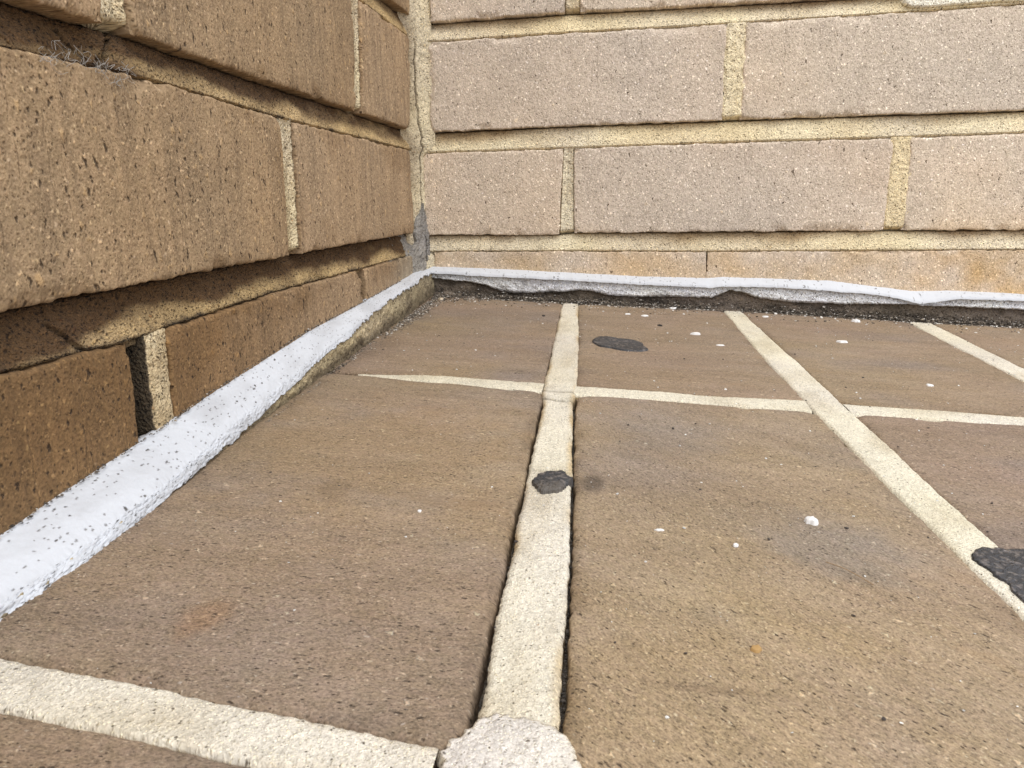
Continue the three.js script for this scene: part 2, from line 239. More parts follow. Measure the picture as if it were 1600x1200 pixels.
// ---- left wall (its face is the plane x = 0)
{
  const wall = thing('brick_wall', 'brown rough-faced brick wall in shade on the left, above the broad white strip', 'brick wall');
  const e5 = line([[20, -11.4], [134, -11.9], [232, -12.0], [313, -14.0], [330, -14.7], [376, -13.6], [700, -14]]);
  const e4 = line([[20, 2.6], [33, 2.6], [224, 1.4], [280, 1.0], [326, 0.4], [362, -0.4], [700, -1]]);
  const e3 = line([[20, 54.5], [218, 54.3], [291, 56.0], [325, 56.0], [361, 54.9], [700, 55]]);
  const e2 = line([[20, 67.3], [125, 67.5], [257, 66.8], [310, 67.2], [700, 67.4]]);
  const e1 = line([[8, 124.0], [65, 123.3], [106, 123.1], [700, 123.5]]);
  const e0 = line([[5, 138.0], [47, 136.8], [700, 136]]);
  const t0 = u => e0(u) + 56.5, f1 = u => t0(u) + 11.5, f1t = u => f1(u) + 57, base = u => e5(u) - 57;
  const grimeAndShade = (u, v, d, c, s) => { const k = 0.75 * step(0.15, 0.8, 0.5 + fbm(u * 0.03, v * 0.05, s + 90, 4) - d * 0.05), q = 0.25 * step(-30, -10, -Math.abs(v + 20)); const t = clamp(k * 0.5 + q * 0.4 + 0.85 * step(0, -14, v) * step(120, 320, u) + 0.4 * step(100, 116, v) * step(180, 330, u) * (0.75 + 0.5 * fbm(u * 0.05, v * 0.05, s, 3))); c = mix3(c, [0.98, 1.2, 1.5], 0.65 * step(95, 40, u + 14 * fbm(v * 0.1, u * 0.06, 3, 3)) * step(2, -12, v)); return mix3(c, [c[0] * 0.52, c[1] * 0.43, c[2] * 0.30], t); };  // grime, plus painted shade darkening the low bricks toward the near end
  const rows = [
    { b: base, t: e5, bricks: [[20, 126], [134, [314, 312.5]], [[332.5, 331], 533], [545, 740]] },
    { b: e4, t: e3, bricks: [[[20, 22], [207.5, 205.6]], [[221, 218.5], 424], [436, 740]] },
    { b: e2, t: e1, bricks: [[[19.5, 9], [113, 106.5]], [[124, 116.5], 310.6], [322.5, 526], [538, 740]] },
    { b: e0, t: t0, bricks: [[6, 206], [218, 412], [424, 740]] },
    { b: f1, t: f1t, bricks: [[6, 104], [116, 310], [322, 516], [528, 740]] },
  ];
  let k = 0;
  rows.forEach((R, n) => R.bricks.forEach(([l, r]) => { const far = (Array.isArray(l) ? l[0] : l) > 430 || n > 3; obj('brick', brickGeo(LEFT, true, l, r, R.b, R.t, { res: far ? 6 : 1.0, round: 1.7, tint: grimeAndShade }), M.brickLeft[k++ % 3], wall); }));
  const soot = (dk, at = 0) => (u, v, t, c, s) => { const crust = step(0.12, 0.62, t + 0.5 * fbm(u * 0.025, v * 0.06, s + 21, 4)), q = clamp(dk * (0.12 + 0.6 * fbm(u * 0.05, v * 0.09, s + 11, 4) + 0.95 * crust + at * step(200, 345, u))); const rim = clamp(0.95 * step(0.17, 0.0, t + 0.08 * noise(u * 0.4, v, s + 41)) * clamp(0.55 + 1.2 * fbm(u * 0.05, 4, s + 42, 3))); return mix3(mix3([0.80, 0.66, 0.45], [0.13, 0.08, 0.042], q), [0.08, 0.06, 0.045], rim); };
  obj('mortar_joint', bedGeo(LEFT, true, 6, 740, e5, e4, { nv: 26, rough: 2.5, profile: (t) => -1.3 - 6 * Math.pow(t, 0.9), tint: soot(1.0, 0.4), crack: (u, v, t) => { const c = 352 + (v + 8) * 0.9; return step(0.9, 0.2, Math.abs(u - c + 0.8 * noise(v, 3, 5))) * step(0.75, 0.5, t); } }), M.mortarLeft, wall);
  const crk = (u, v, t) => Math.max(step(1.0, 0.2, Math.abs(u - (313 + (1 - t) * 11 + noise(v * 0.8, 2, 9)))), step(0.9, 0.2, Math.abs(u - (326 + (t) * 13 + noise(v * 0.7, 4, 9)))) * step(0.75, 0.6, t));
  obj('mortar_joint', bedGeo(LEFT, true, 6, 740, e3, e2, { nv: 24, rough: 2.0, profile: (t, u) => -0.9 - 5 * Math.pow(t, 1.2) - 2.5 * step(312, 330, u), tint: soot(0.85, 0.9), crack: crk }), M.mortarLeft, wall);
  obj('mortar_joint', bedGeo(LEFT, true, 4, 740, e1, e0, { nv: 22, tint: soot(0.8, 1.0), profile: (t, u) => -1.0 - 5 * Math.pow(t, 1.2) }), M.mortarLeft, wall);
  obj('mortar_joint', bedGeo(LEFT, true, 4, 740, t0, f1, { res: 4, nv: 10 }), M.mortarLeft, wall);
  const hd = (uL, uR, b, t, o) => obj('mortar_joint', headGeo(LEFT, true, uL, uR, b, t, o), M.mortarLeft, wall);
  const pale = (a) => (u, v, f, c, s) => mix3([0.95, 0.92, 0.84], [0.55, 0.45, 0.33], clamp(a + 0.7 * fbm(u * 0.1, v * 0.06, s, 3)));
  hd([207.5, 205.6], [221, 218.5], e4, e3, { tint: pale(0.1), w: -1.2 });
  hd([113, 106.5], [124, 116.5], e2, e1, { tint: pale(0.1), w: -1.2 });
  hd([310.6, 310.6], [322.5, 322.5], e2, e1, { tint: pale(0.2), w: -1.6 });
  hd([314.5, 312.5], [325, 323.5], base, e5, { tint: pale(0.6), w: -1.0, hollow: -0.6, deep: 1 });
  hd([424, 424], [436, 436], e4, e3, {}); hd([206, 206], [218, 218], e0, t0, {}); hd([526, 526], [538, 538], e2, e1, {}); hd([533, 533], [545, 545], base, e5, {});
  backing(wall, plainBox(-120, -15, -140, 420, -120, 900));
  // plain continuation of the wall, out of view
}
// ---- back wall (its face is the plane z = 0)
{
  const wall = thing('brick_wall', 'pale pinkish tan brick wall across the back, above the thin white strip', 'brick wall');
  const e5 = line([[0, -11.3], [7, -11.3], [96, -12.0], [188, -13.6], [383, -14.8], [900, -15]]);
  const e4 = line([[4, 0.4], [93, -0.8], [105, 0.2], [194, -0.5], [298, -1.3], [381, -2.2], [900, -3]]);
  const e3 = line([[2, 53.5], [105, 53.9], [192, 54.5], [300, 54.4], [374, 55.0], [900, 55]]);
  const e2 = line([[10, 67.1], [97, 68.2], [192, 68.4], [300, 68.5], [372, 68.3], [900, 68.2]]);
  const e1 = line([[9, 122.2], [97, 123.5], [189, 124.2], [295, 125.7], [365, 127.1], [900, 127.5]]);
  const e0 = line([[13, 134.4], [97, 135.8], [129, 135.8], [233, 136.0], [900, 137.5]]);
  const t0 = u => e0(u) + 56.5, f1 = u => t0(u) + 11.5, f1t = u => f1(u) + 57, base = u => e5(u) - 60;
  const rust = wash([0.90, 0.76, 0.52], (u, v) => step(10, -25, v) * 0.75 + step(260, 390, u) * step(40, -10, v) * 0.4);
  const pink = (u, v, d, c, s) => { const q = step(0.05, 0.6, fbm(u * 0.015, v * 0.02, s + 3, 3)); c = mix3(c, [c[0] * 1.02, c[1] * 0.99, c[2] * 0.96], q); c = rust(u, v, d, c, s); const ef = step(0.15, 0.55, fbm(u * 0.05, v * 0.08, s + 70, 4)) * step(7 + 4 * noise(u * 0.2, v * 0.2, s), 0.5, d) * 0.6, pa = 0.35 * step(0.3, 0.7, fbm(u * 0.02, v * 0.03, s + 71, 4)); return mix3(c, [1.18, 1.2, 1.2], clamp(ef + pa)); };
  const rows = [
    { b: base, t: e5, bricks: [[8, 189.9], [190.2, 394], [404, 598], [608, 880]] },
    { b: e4, t: e3, bricks: [[2.5, [93.5, 96.6]], [103.4, [298.4, 300.4]], [310, 504], [514, 708], [718, 880]] },
    { b: e2, t: e1, bricks: [[9, [196.4, 197.2]], [[207, 208.5], 402], [412, 606], [616, 880]] },
    { b: e0, t: t0, bricks: [[12, 98], [107.5, 301], [311, 505], [515, 709], [719, 880]] },
    { b: f1, t: f1t, bricks: [[12, 196], [207, 401], [411, 605], [615, 880]] },
  ];
  let k = 0;
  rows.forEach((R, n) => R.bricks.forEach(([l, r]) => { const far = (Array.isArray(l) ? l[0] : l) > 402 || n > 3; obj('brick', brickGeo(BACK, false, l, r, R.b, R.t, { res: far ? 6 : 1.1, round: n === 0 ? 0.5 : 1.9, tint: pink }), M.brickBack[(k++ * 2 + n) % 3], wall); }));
  const lime = (a, b = 0, band0 = 0) => (u, v, t, c, s) => { const q = clamp(a + 0.6 * fbm(u * 0.04, v * 0.08, s + 11, 4)), y = clamp(0.5 + fbm(u * 0.012, 3, s, 3)); const cc = mix3([1.12, 1.12, 1.08], [1.06, 0.97, 0.78], y); const band = (1 - band0) * step(0.3, 0.95, t + 0.35 * fbm(u * 0.03, 5, s + 21, 3)) * clamp(0.55 + 0.9 * fbm(u * 0.02, 7, s + 31, 3)); return mix3(cc, [0.50, 0.40, 0.29], clamp(q * 0.45 + b + 0.95 * band)); };  // dark band below the upper brick paints shade, with dirt, into the mortar
  const P = (dp, k) => t => -0.7 - dp * Math.pow(t, k);
  obj('mortar_joint', bedGeo(BACK, false, -4, 880, e5, e4, { nv: 22, profile: P(4.0, 1.9), tint: lime(0.25) }), M.mortar, wall);
  obj('mortar_joint', bedGeo(BACK, false, -4, 880, e3, e2, { nv: 22, profile: P(4.6, 1.7), tint: lime(0.05) }), M.mortar, wall);
  obj('mortar_joint', bedGeo(BACK, false, -4, 880, e1, e0, { nv: 22, profile: P(5.6, 1.4), tint: lime(0.12) }), M.mortar, wall);
  obj('mortar_joint', bedGeo(BACK, false, -4, 880, t0, f1, { res: 4, nv: 10 }), M.mortar, wall);
  const hd = (uL, uR, b, t, o) => obj('mortar_joint', headGeo(BACK, false, uL, uR, b, t, o), M.mortar, wall);
  hd([93.5, 96.6], [103.4, 103.4], e4, e3, { tint: lime(0.3, 0, 1), w: -1.2 });
  hd([298.4, 300.4], [310, 310], e4, e3, { tint: lime(-0.2, 0, 1), w: -0.3, hollow: 0.3, over: 2 });
  hd([196.4, 197.2], [207.5, 209], e2, e1, { tint: lime(-0.25, 0, 1), w: 0.0, hollow: 0.1, over: 3.4 });
  hd([98, 98], [107.5, 107.5], e0, t0, { tint: lime(0.2) }); hd([301, 301], [311, 311], e0, t0, {}); hd([402, 402], [412, 412], e2, e1, {}); hd([504, 504], [514, 514], e4, e3, {}); hd([606, 606], [616, 616], e2, e1, {}); hd([394, 394], [404, 404], base, e5, {});
  // pale pointing that hangs in the top joint at the right
  const pg = grid(150, 22, (i, j) => { const u = 297 + 125 * i / 149, t = j / 21, lo = e1(u) + 1.6 + 0.9 * fbm(u * 0.08, 1, 77, 3) + 2.2 * step(304, 298, u), v = mix(lo, e0(u) + 2.5, t); let w = 0.9 + 0.5 * fbm(u * 0.05, v * 0.1, 78, 3) + 0.3 * noise(u * 0.7, v * 0.7, 79); if (t < 0.12) w -= 3 * (1 - t / 0.12) ** 2; if (j === 0) w = -8; if (i < 3) w -= (3 - i) * 2; const n = 1 + 0.1 * fbm(u * 0.1, v * 0.1, 80, 3); return [u, v, w, u / SAND, v / SAND, 1.15 * n, 1.2 * n, 1.28 * n]; });
  obj('mortar_patch', pg, M.mortar, wall, 'pale grey mortar patch hanging in the top joint');
  // the corner: mortar run up between the two walls, cracked along its length
  const cg = grid(56, 270, (i, j) => {
    const t = i / 55, y = -70 + 280 * j / 269, q = 1 - t, wob = 1.5 * fbm(y * 0.03, 4, 81, 3), zl = 25 - 8 * step(50, 120, y) + wob, xr = 4.3 + 7.4 * step(51, 58, y) + 5 * step(-10, -16, y) + 0.8 * fbm(y * 0.04, 9, 82, 3);
    let x = q * q * -5 + 2 * q * t * 0.8 + t * t * xr, z = q * q * zl + 2 * q * t * 1.5 + t * t * -1.8;
    const b = 0.5 * fbm(t * 4, y * 0.1, 83, 3) + 0.4 * noise(t * 14, y * 0.6, 84) + 0.25 * noise(t * 30, y * 1.3, 85); x += b * 0.7; z += b * 0.7;
    const n = 1 + 0.15 * fbm(t * 3, y * 0.05, 86, 3), dk = clamp(0.5 + 1.1 * fbm(t * 3, y * 0.06, 89, 4)) * step(0.75, 0.2, t); let c = mix3([0.92 * n, 0.88 * n, 0.80 * n], [0.42, 0.36, 0.29], dk);
    const tc = 0.56 + 0.1 * Math.sin(y * 0.045) + 0.03 * noise(y * 0.3, 1, 87), cr = step(0.032, 0.008, Math.abs(t - tc)) * step(-40, -20, y) * step(132, 112, y);
    x -= 1.2 * cr; z -= 1.2 * cr; c = mix3(c, [0.16, 0.13, 0.11], cr);
    return [x, y, z, (t * 26) / SAND, y / SAND, ...c];
  }, false);
  obj('corner_mortar', cg, M.mortar, wall, 'cracked greyish mortar up the inside corner');
  backing(wall, plainBox(-15, 1100, -140, 420, -120, -13));
}

// ---------------------------------------------------------------- paving: pavers and grout joints
const floor = new THREE.Group(); floor.name = 'floor'; floor.userData = { kind: 'structure' }; scene.add(floor);
const J1L = z => 96.8 + 0.0262 * (z - 14) - 2.0 * Math.exp(-((z - 240) ** 2) / 9000) * 0 , J1R = line([[-20, 105.4], [13, 106.1], [120, 111.5], [242, 115.6], [357, 120.6], [415, 122.2], [700, 132]]);
const J2L = line([[-20, 201], [6, 202], [120, 203.4], [206, 206.7], [305, 211.3], [365, 215.6], [700, 228]]), J2R = line([[-20, 211.8], [3, 212.5], [138, 218.2], [214, 220.8], [332, 225.2], [700, 239]]);
const J3L = z => 314.8 + 0.013 * (z - 11), J3R = z => 328.3 + 0.006 * (z - 11);
const BACKEDGE = line([[0, 7], [13, 8.5], [36, 10.8], [105, 10.9], [164, 9.2], [201, 5.4], [214, 4.4], [262, 6.2], [315, 10.5], [383, 8.6], [900, 9]]);
const XA0 = line([[0, 213], [24, 212.6], [48, 208.6], [59, 208.1], [101, 209.6], [171, 211.4], [206, 209.2], [288, 210.5], [900, 212]]), XA1 = line([[0, 214.3], [24, 215], [44, 217.9], [100, 221.4], [207, 222.6], [283, 221.3], [900, 223]]);
const XB0 = line([[0, 411], [22, 411.8], [53, 414.5], [73, 417.3], [99, 420], [125, 421.5], [900, 428]]), XB1 = line([[0, 421.5], [31, 422.8], [58, 425.4], [73, 427.3], [110, 430], [900, 440]]);
function paver(xl, xr, z0, z1, material, o = {}) {
  const s = ++seedNo * 7, r = rngOf(s), res = o.res ?? 1.0, zm = (z0(50) + z1(50)) / 2, W = xr(zm) - xl(zm), xm = (xr(zm) + xl(zm)) / 2, D = z1(xm) - z0(xm), A = stops(W, res), B = stops(D, res), nu = A.length + 2, nv = B.length + 2, uo = r() * TILE, vo = r() * TILE, lift = o.lift ?? (r() - 0.5) * 0.5;
  return obj('paver', grid(nu, nv, (i, j) => {
    const ii = clamp(i - 1, 0, A.length - 1), jj = clamp(j - 1, 0, B.length - 1), skirt = i === 0 || j === 0 || i === nu - 1 || j === nv - 1, a = A[ii] / W, b = B[jj] / D;
    let x = mix(xl(z0(xm) + B[jj]), xr(z0(xm) + B[jj]), a), z = mix(z0(x), z1(x), b);
    const dx = Math.min(A[ii], W - A[ii]), dz = Math.min(B[jj], D - B[jj]); let d = Math.min(dx, dz); const cr = 6; if (dx < cr && dz < cr) d = Math.min(d, Math.max(0, cr - Math.hypot(cr - dx, cr - dz)));
    x += Math.exp(-dx / 1.6) * (0.6 * fbm(z * 0.06, a < 0.5 ? 3 : 7, s, 3) + 0.25 * noise(z * 0.7, 1, s + 1)); z += Math.exp(-dz / 1.6) * (0.6 * fbm(x * 0.06, b < 0.5 ? 3 : 7, s + 2, 3) + 0.25 * noise(x * 0.7, 1, s + 3));
    const rd = (o.round ?? 2.2) * (0.8 + 0.4 * noise(x * 0.1, z * 0.1, s + 5));
    let y = lift + 0.35 * fbm(x * 0.02, z * 0.02, s + 6, 3) + 0.10 * noise(x * 0.2, z * 0.5, s + 7);
    if (d < rd) { const t = 1 - d / rd; y -= rd * 0.75 * (1 - Math.sqrt(Math.max(0, 1 - t * t))); }
    y -= 1.1 * step(0.5, 0.8, noise(x * 0.1, z * 0.1, s + 60) + 0.25 * noise(x * 0.4, z * 0.4, s + 61)) * Math.exp(-d * d / 8);
    const n = 1 + 0.10 * fbm(x * 0.018, z * 0.03, s + 8, 4); const n2 = n * (1 + 0.10 * fbm(x * 0.012, z * 0.11 + x * 0.012, s + 12, 3)), pu = clamp(fbm(x * 0.022, z * 0.03, s + 13, 3) * 1.5); let c = mix3([n2, n2 * (1 + 0.03 * fbm(x * 0.02, z * 0.02, s + 9, 2)), n2 * (1 + 0.12 * fbm(x * 0.015, z * 0.02, s + 10, 3))], [0.80 * n2, 0.87 * n2, 1.08 * n2], 0.75 * pu); c = mix3(c, [c[0] * 0.6, c[1] * 0.56, c[2] * 0.5], 0.65 * step(5, 0.3, d) * clamp(0.3 + 1.3 * fbm(x * 0.08, z * 0.08, s + 14, 4)));
    if (o.tint) c = o.tint(x, z, d, c, s);
    if (skirt) y = -11;
    return [x, FLOOR(x, z) + y, z, ((o.rot ? x * Math.cos(o.rot) + z * Math.sin(o.rot) : x) + uo + (skirt ? 5 : 0)) / TILE, ((o.rot ? -x * Math.sin(o.rot) + z * Math.cos(o.rot) : z) + vo + (skirt ? 5 : 0)) / TILE, ...c];
  }, true), material, floor);
}
const blot = (x, z, bx, bz, rx, rz, s) => step(1.15, 0.35, Math.hypot((x - bx) / rx, (z - bz) / rz) + 0.5 * fbm(x * 0.12, z * 0.12, s, 3));
const edgeL = () => 11.5, off = (f, k) => z => f(z) + k;
const mud = (c, k) => mix3(c, [c[0] * 0.5, c[1] * 0.45, c[2] * 0.4], k);
// far row, middle row, near row, each from the left fillet to the right
paver(() => 6, off(J1L, -0.3), off(BACKEDGE, -0.3), off(XA0, -0.2), M.tile[2], { lift: 0.1, tint: (x, z, d, c, s) => { c = mix3(c, [0.86, 0.9, 1.0], 0.5 * blot(x, z, 70, 70, 34, 60, 401)); return mud(c, 0.45 * step(26, 9, x + 8 * noise(z * 0.1, x * 0.1, 5)) + 0.4 * step(34, 8, z + 6 * noise(z * 0.1, x * 0.1, 6)) * step(70, 20, x)); } });
paver(J1R, J2L, BACKEDGE, XA0, M.tile[2], { lift: 0 });
paver(J2R, J3L, BACKEDGE, XA0, M.tile[2], { lift: 0.1 });
paver(J3R, () => 420, BACKEDGE, XA0, M.tile[0], { lift: 0 });
paver(() => 6, off(J1L, -0.1), XA1, XB0, M.tile[0], { lift: 0.3, round: 2.8, tint: (x, z, d, c, s) => { c = mix3(c, [c[0] * 0.62, c[1] * 0.56, c[2] * 0.45], 0.6 * blot(x, z, 53, 330, 7, 9, 402)); c = mix3(c, [1.12, 0.78, 0.5], 0.75 * blot(x, z, 51, 394, 5, 8, 403)); c = mix3(c, [1.08, 1.0, 0.82], 0.5 * blot(x, z, 60, 300, 60, 55, 404)); c = mix3(c, [0.96, 0.94, 0.98], 0.6 * blot(x, z, 60, 385, 70, 40, 405)); return mud(c, 0.35 * step(20, 11, x + 3 * noise(z * 0.1, x * 0.1, 5)) + 0.3 * step(5, 0.5, d) * clamp(0.4 + fbm(x * 0.1, z * 0.1, s, 3))); } });
paver(off(J1R, 0.2), J2L, XA1, XB0, M.tile[1], { lift: 0.1, round: 2.4, rot: 0.75, tint: (x, z, d, c) => { c = mix3(c, [0.76, 0.84, 1.0], 0.7 * blot(x, z, 184, 337, 18, 22, 406)); c = mix3(c, [0.78, 0.85, 1.0], 0.6 * blot(x, z, 150, 262, 22, 26, 407)); c = mix3(c, [0.55, 0.52, 0.5], 0.6 * blot(x, z, 146, 398, 14, 1.6, 410)); c = mix3(c, [0.55, 0.5, 0.46], 0.5 * blot(x, z, 121.5, 372, 4, 9, 411)); c = mix3(c, [0.34, 0.34, 0.37], 0.9 * blot(x, z, 124.6, 310.5, 4.8, 9, 408)); return mix3(c, [c[0] * 1.08, c[1] * 1.05, c[2] * 0.9], 0.6 * blot(x, z, 140, 405, 45, 40, 409)); } });
paver(J2R, J3L, XA1, XB0, M.tile[2], { lift: 0, rot: 0.4, tint: (x, z, d, c) => [c[0] * 0.97, c[1] * 0.96, c[2] * 1.0] });
paver(J3R, () => 420, XA1, XB0, M.tile[0], { res: 3 });
paver(() => 6, () => 108, XB1, () => 620, M.tile[2], { lift: -0.2, res: 1.4, tint: (x, z, d, c) => [c[0] * 0.92, c[1] * 0.9, c[2] * 0.88] });
paver(() => 121, () => 214, off(XB1, -1), () => 620, M.tile[1], { res: 3 }); paver(() => 227, () => 320, off(XB1, -1), () => 620, M.tile[0], { res: 3 }); paver(() => 333, () => 420, off(XB1, -1), () => 620, M.tile[2], { res: 4 });
for (let k = 0; k < 4; k++) { const x0 = 432 + 112 * k; paver(() => x0, () => x0 + 100, BACKEDGE, XA0, M.tile[k % 3], { res: 7 }); paver(() => x0, () => x0 + 100, XA1, XB0, M.tile[(k + 1) % 3], { res: 7 }); paver(() => x0, () => x0 + 100, XB1, () => 620, M.tile[(k + 2) % 3], { res: 7 }); }
for (let k = 0; k < 8; k++) { const x0 = k ? 9 + 112 * k - (k > 0 ? 0 : 0) : 6; paver(() => x0, () => (k ? x0 + 100 : 109), () => 632, () => 832, M.tile[k % 3], { res: 8 }); }

// a grout joint: a low ridge of sandy mortar with ragged edges.  along: 'z' or 'x'; lo(t), hi(t) its two edges
function grout(along, t0, t1, lo, hi, o = {}) {
  const s = ++seedNo * 7, res = o.res ?? 0.5, n = Math.ceil((t1 - t0) / res) + 1, m = 22;
  return obj('grout_joint', grid(m, n, (i, j) => {
    const t = t0 + (t1 - t0) * j / (n - 1), skirt = i < 2 || i > m - 3, f = clamp((i - 2) / (m - 5)), L = lo(t) + (o.gapL ? o.gapL(t) : -0.5), R = hi(t) - (o.gapR ? o.gapR(t) : -0.5);
    const rag = (k) => 0.9 * fbm(t * 0.05, k, s, 3) + 0.22 * noise(t * 0.35, k, s + 1) + 0.22 * noise(t * 1.2, k, s + 2);
    const a = L + rag(3) * (o.rag ?? 0.7), b = R + rag(11) * (o.rag ?? 0.7); let c = mix(a, b, f), top = (o.level ?? 0.1) + 0.15 * Math.sin(Math.PI * f) + 0.3 * fbm(c * 0.07, t * 0.04, s + 3, 3) + 0.05 * noise(c * 0.7, t * 0.7, s + 4) + 0.04 * noise(c * 1.5, t * 1.5, s + 5);
    const e = Math.min(f, 1 - f) * (b - a); if (e < 0.8) top -= 0.8 * (1 - e / 0.8) ** 2;
    if (o.bump) top += o.bump(t, f);
    const crk = o.crack ? o.crack(t, f) : 0; top -= 2.4 * crk;
    if (skirt) { top = i === 0 || i === m - 1 ? -9 : -1.6; }
    const nz = 1 + 0.1 * fbm(c * 0.05, t * 0.03, s + 8, 3); let col = [nz, nz, nz];
    const stain = clamp(0.45 * step(2.4, 0.3, e) * clamp(0.3 + 1.2 * fbm(t * 0.06, f * 3, s + 9, 3)) * (o.stain ?? 1)); col = mix3(col, [0.74, 0.60, 0.40], stain); col = mix3(col, [0.68, 0.62, 0.52], 0.55 * clamp(fbm(c * 0.09, t * 0.035, s + 15, 4) * 1.5)); if (o.grey) { const gk = o.grey(t, f); if (gk > 0) col = mix3(col, [0.42, 0.40, 0.37], clamp(gk * (0.7 + 0.9 * fbm(c * 0.3, t * 0.3, s + 17, 3)))); } if (skirt) col = [0.5, 0.4, 0.28]; col = mix3(col, [0.13, 0.11, 0.09], crk * 0.9);
    const x = along === 'z' ? c : t, z = along === 'z' ? t : c; return [x, FLOOR(x, z) + top, z, (x + s) / SAND, (z + s * 3) / SAND, ...col];
  }, along === 'z'), M.grout, floor);
}
const nearGap = z => mix(-0.5, 1.5, step(222, 236, z)) * step(430, 424, z);
grout('z', 12, 420, J1L, J1R, { gapL: z => mix(-0.4, 0.75, step(224, 240, z)), gapR: z => mix(-0.5, 0.55, step(214, 236, z)), level: 0.15, stain: 2.2, grey: (t, f) => 0.9 * Math.exp(-((t - 221 - 2 * Math.sin(f * 3)) ** 2) / 6) + 0.5 * Math.exp(-((t - 231) ** 2) / 5), crack: (t, f) => Math.max(step(0.9, 0.2, Math.abs(t - 231 - 2.5 * Math.sin(f * 3) + 0.5 * noise(f * 8, 1, 3))), 0.7 * step(0.8, 0.2, Math.abs(t - 304 - 1.2 * noise(f * 3, 1, 4))) , step(0.7, 0.1, Math.abs(t - 221.5 - 1.5 * Math.sin(f * 2.5)))), bump: (t) => 0.9 * Math.exp(-((t - 226) ** 2) / 20) });
grout('z', 5, 430, J2L, J2R, { level: 0.1, stain: 0.5 });
grout('z', 11, 430, J3L, J3R, { level: 0.1, stain: 0.4, res: 1.2 });
grout('x', 23, 101.5, x => XA0(x) + 2 * step(70, 30, x), x => XA1(x) - 0.5, { level: 0.2, stain: 0.4, rag: 1 });
grout('x', 110, 206, XA0, XA1, { level: 0.2, stain: 0.3 }); grout('x', 221, 330, XA0, XA1, { level: 0.1, stain: 0.3 }); grout('x', 330, 900, XA0, XA1, { res: 4 });
grout('x', 10, 103.5, XB0, XB1, { level: 0.35, stain: 1 });
grout('x', 124, 900, XB0, XB1, { res: 4 });
grout('z', 432, 700, () => 108, () => 121, { res: 4 }); grout('z', 432, 700, () => 214, () => 227, { res: 4 }); grout('z', 432, 700, () => 320, () => 333, { res: 4 });
for (let k = 0; k < 4; k++) grout('z', 10, 700, () => 420 + 112 * k, () => 432 + 112 * k, { res: 5 });
// a low pad with a given outline (x, z in mm) that lies on the paving
function padGeo(pts, thick, seed, o = {}) {
  const cx = pts.reduce((a, p) => a + p[0], 0) / pts.length, cz = pts.reduce((a, p) => a + p[1], 0) / pts.length;
  const A = pts.map(p => [Math.atan2(p[1] - cz, p[0] - cx), Math.hypot(p[0] - cx, p[1] - cz)]).sort((p, q) => p[0] - q[0]), n = A.length, B = [[A[n - 1][0] - 2 * Math.PI, A[n - 1][1]], ...A, [A[0][0] + 2 * Math.PI, A[0][1]]], R = line(B);
  const m = o.m ?? 130, k = 20;
  return grid(m, k, (i, j) => {
    const th = -Math.PI + 2 * Math.PI * (i % (m - 1)) / (m - 1), rr = j / (k - 1), Ra = R(th) + (o.rag ?? 0.4) * (fbm(Math.cos(th) * 3 + seed, Math.sin(th) * 3, seed, 3) + 0.7 * noise(Math.cos(th) * 11, Math.sin(th) * 11, seed + 1));
    const x = cx + Ra * rr * Math.cos(th), z = cz + Ra * rr * Math.sin(th), e = (1 - rr) * Ra; let y = (o.base ?? 0.35) + thick * (1 - Math.exp(-e / (o.soft ?? 0.5))) + (o.wave ?? 0.2) * fbm(x * 0.2, z * 0.2, seed + 2, 3) * step(0, 2, e) + (o.grain ?? 0.06) * noise(x * 1.5, z * 1.5, seed + 3); if (j === k - 1) y = -1.5;
    let c = 1 + (o.vary ?? 0.1) * fbm(x * 0.2, z * 0.2, seed + 4, 4); const c3 = o.tint ? o.tint(x, z, e, c) : [c, c, c];
    return [x, FLOOR(x, z) + y, z, x / SAND, z / SAND, ...c3];
  }, true);
}
// the pale pour of grout where two joints meet nearest the camera
obj('grout_lump', padGeo([[104.0, 424.6], [103.6, 419.3], [105.6, 417.4], [107.4, 414.2], [108.9, 411.6], [113.7, 410.6], [119.1, 411.6], [122.9, 413.9], [125.1, 417.8], [126.2, 420.9], [127.8, 427.3], [122, 434], [116.6, 436], [104, 433]], 0.75, 501, { base: 0.1, soft: 1.5, wave: 0.7, rag: 0.8, tint: (x, z, e, c) => mix3([c, c, c], [c * 0.85, c * 0.74, c * 0.52], step(1.4, 0.1, e) * 0.7) }), M.lump, floor, 'smooth pale pour of grout where two joints meet');
obj('setting_bed', grid(60, 60, (i, j) => { const x = -30 + 950 * i / 59, z = -30 + 880 * j / 59; return [x, FLOOR(x, z) - 6, z, x / SAND, z / SAND, 1, 1, 1]; }, true), M.bed, floor);
obj('slab', plainBox(-30, 920, -150, -112, -30, 860), M.bed, floor);

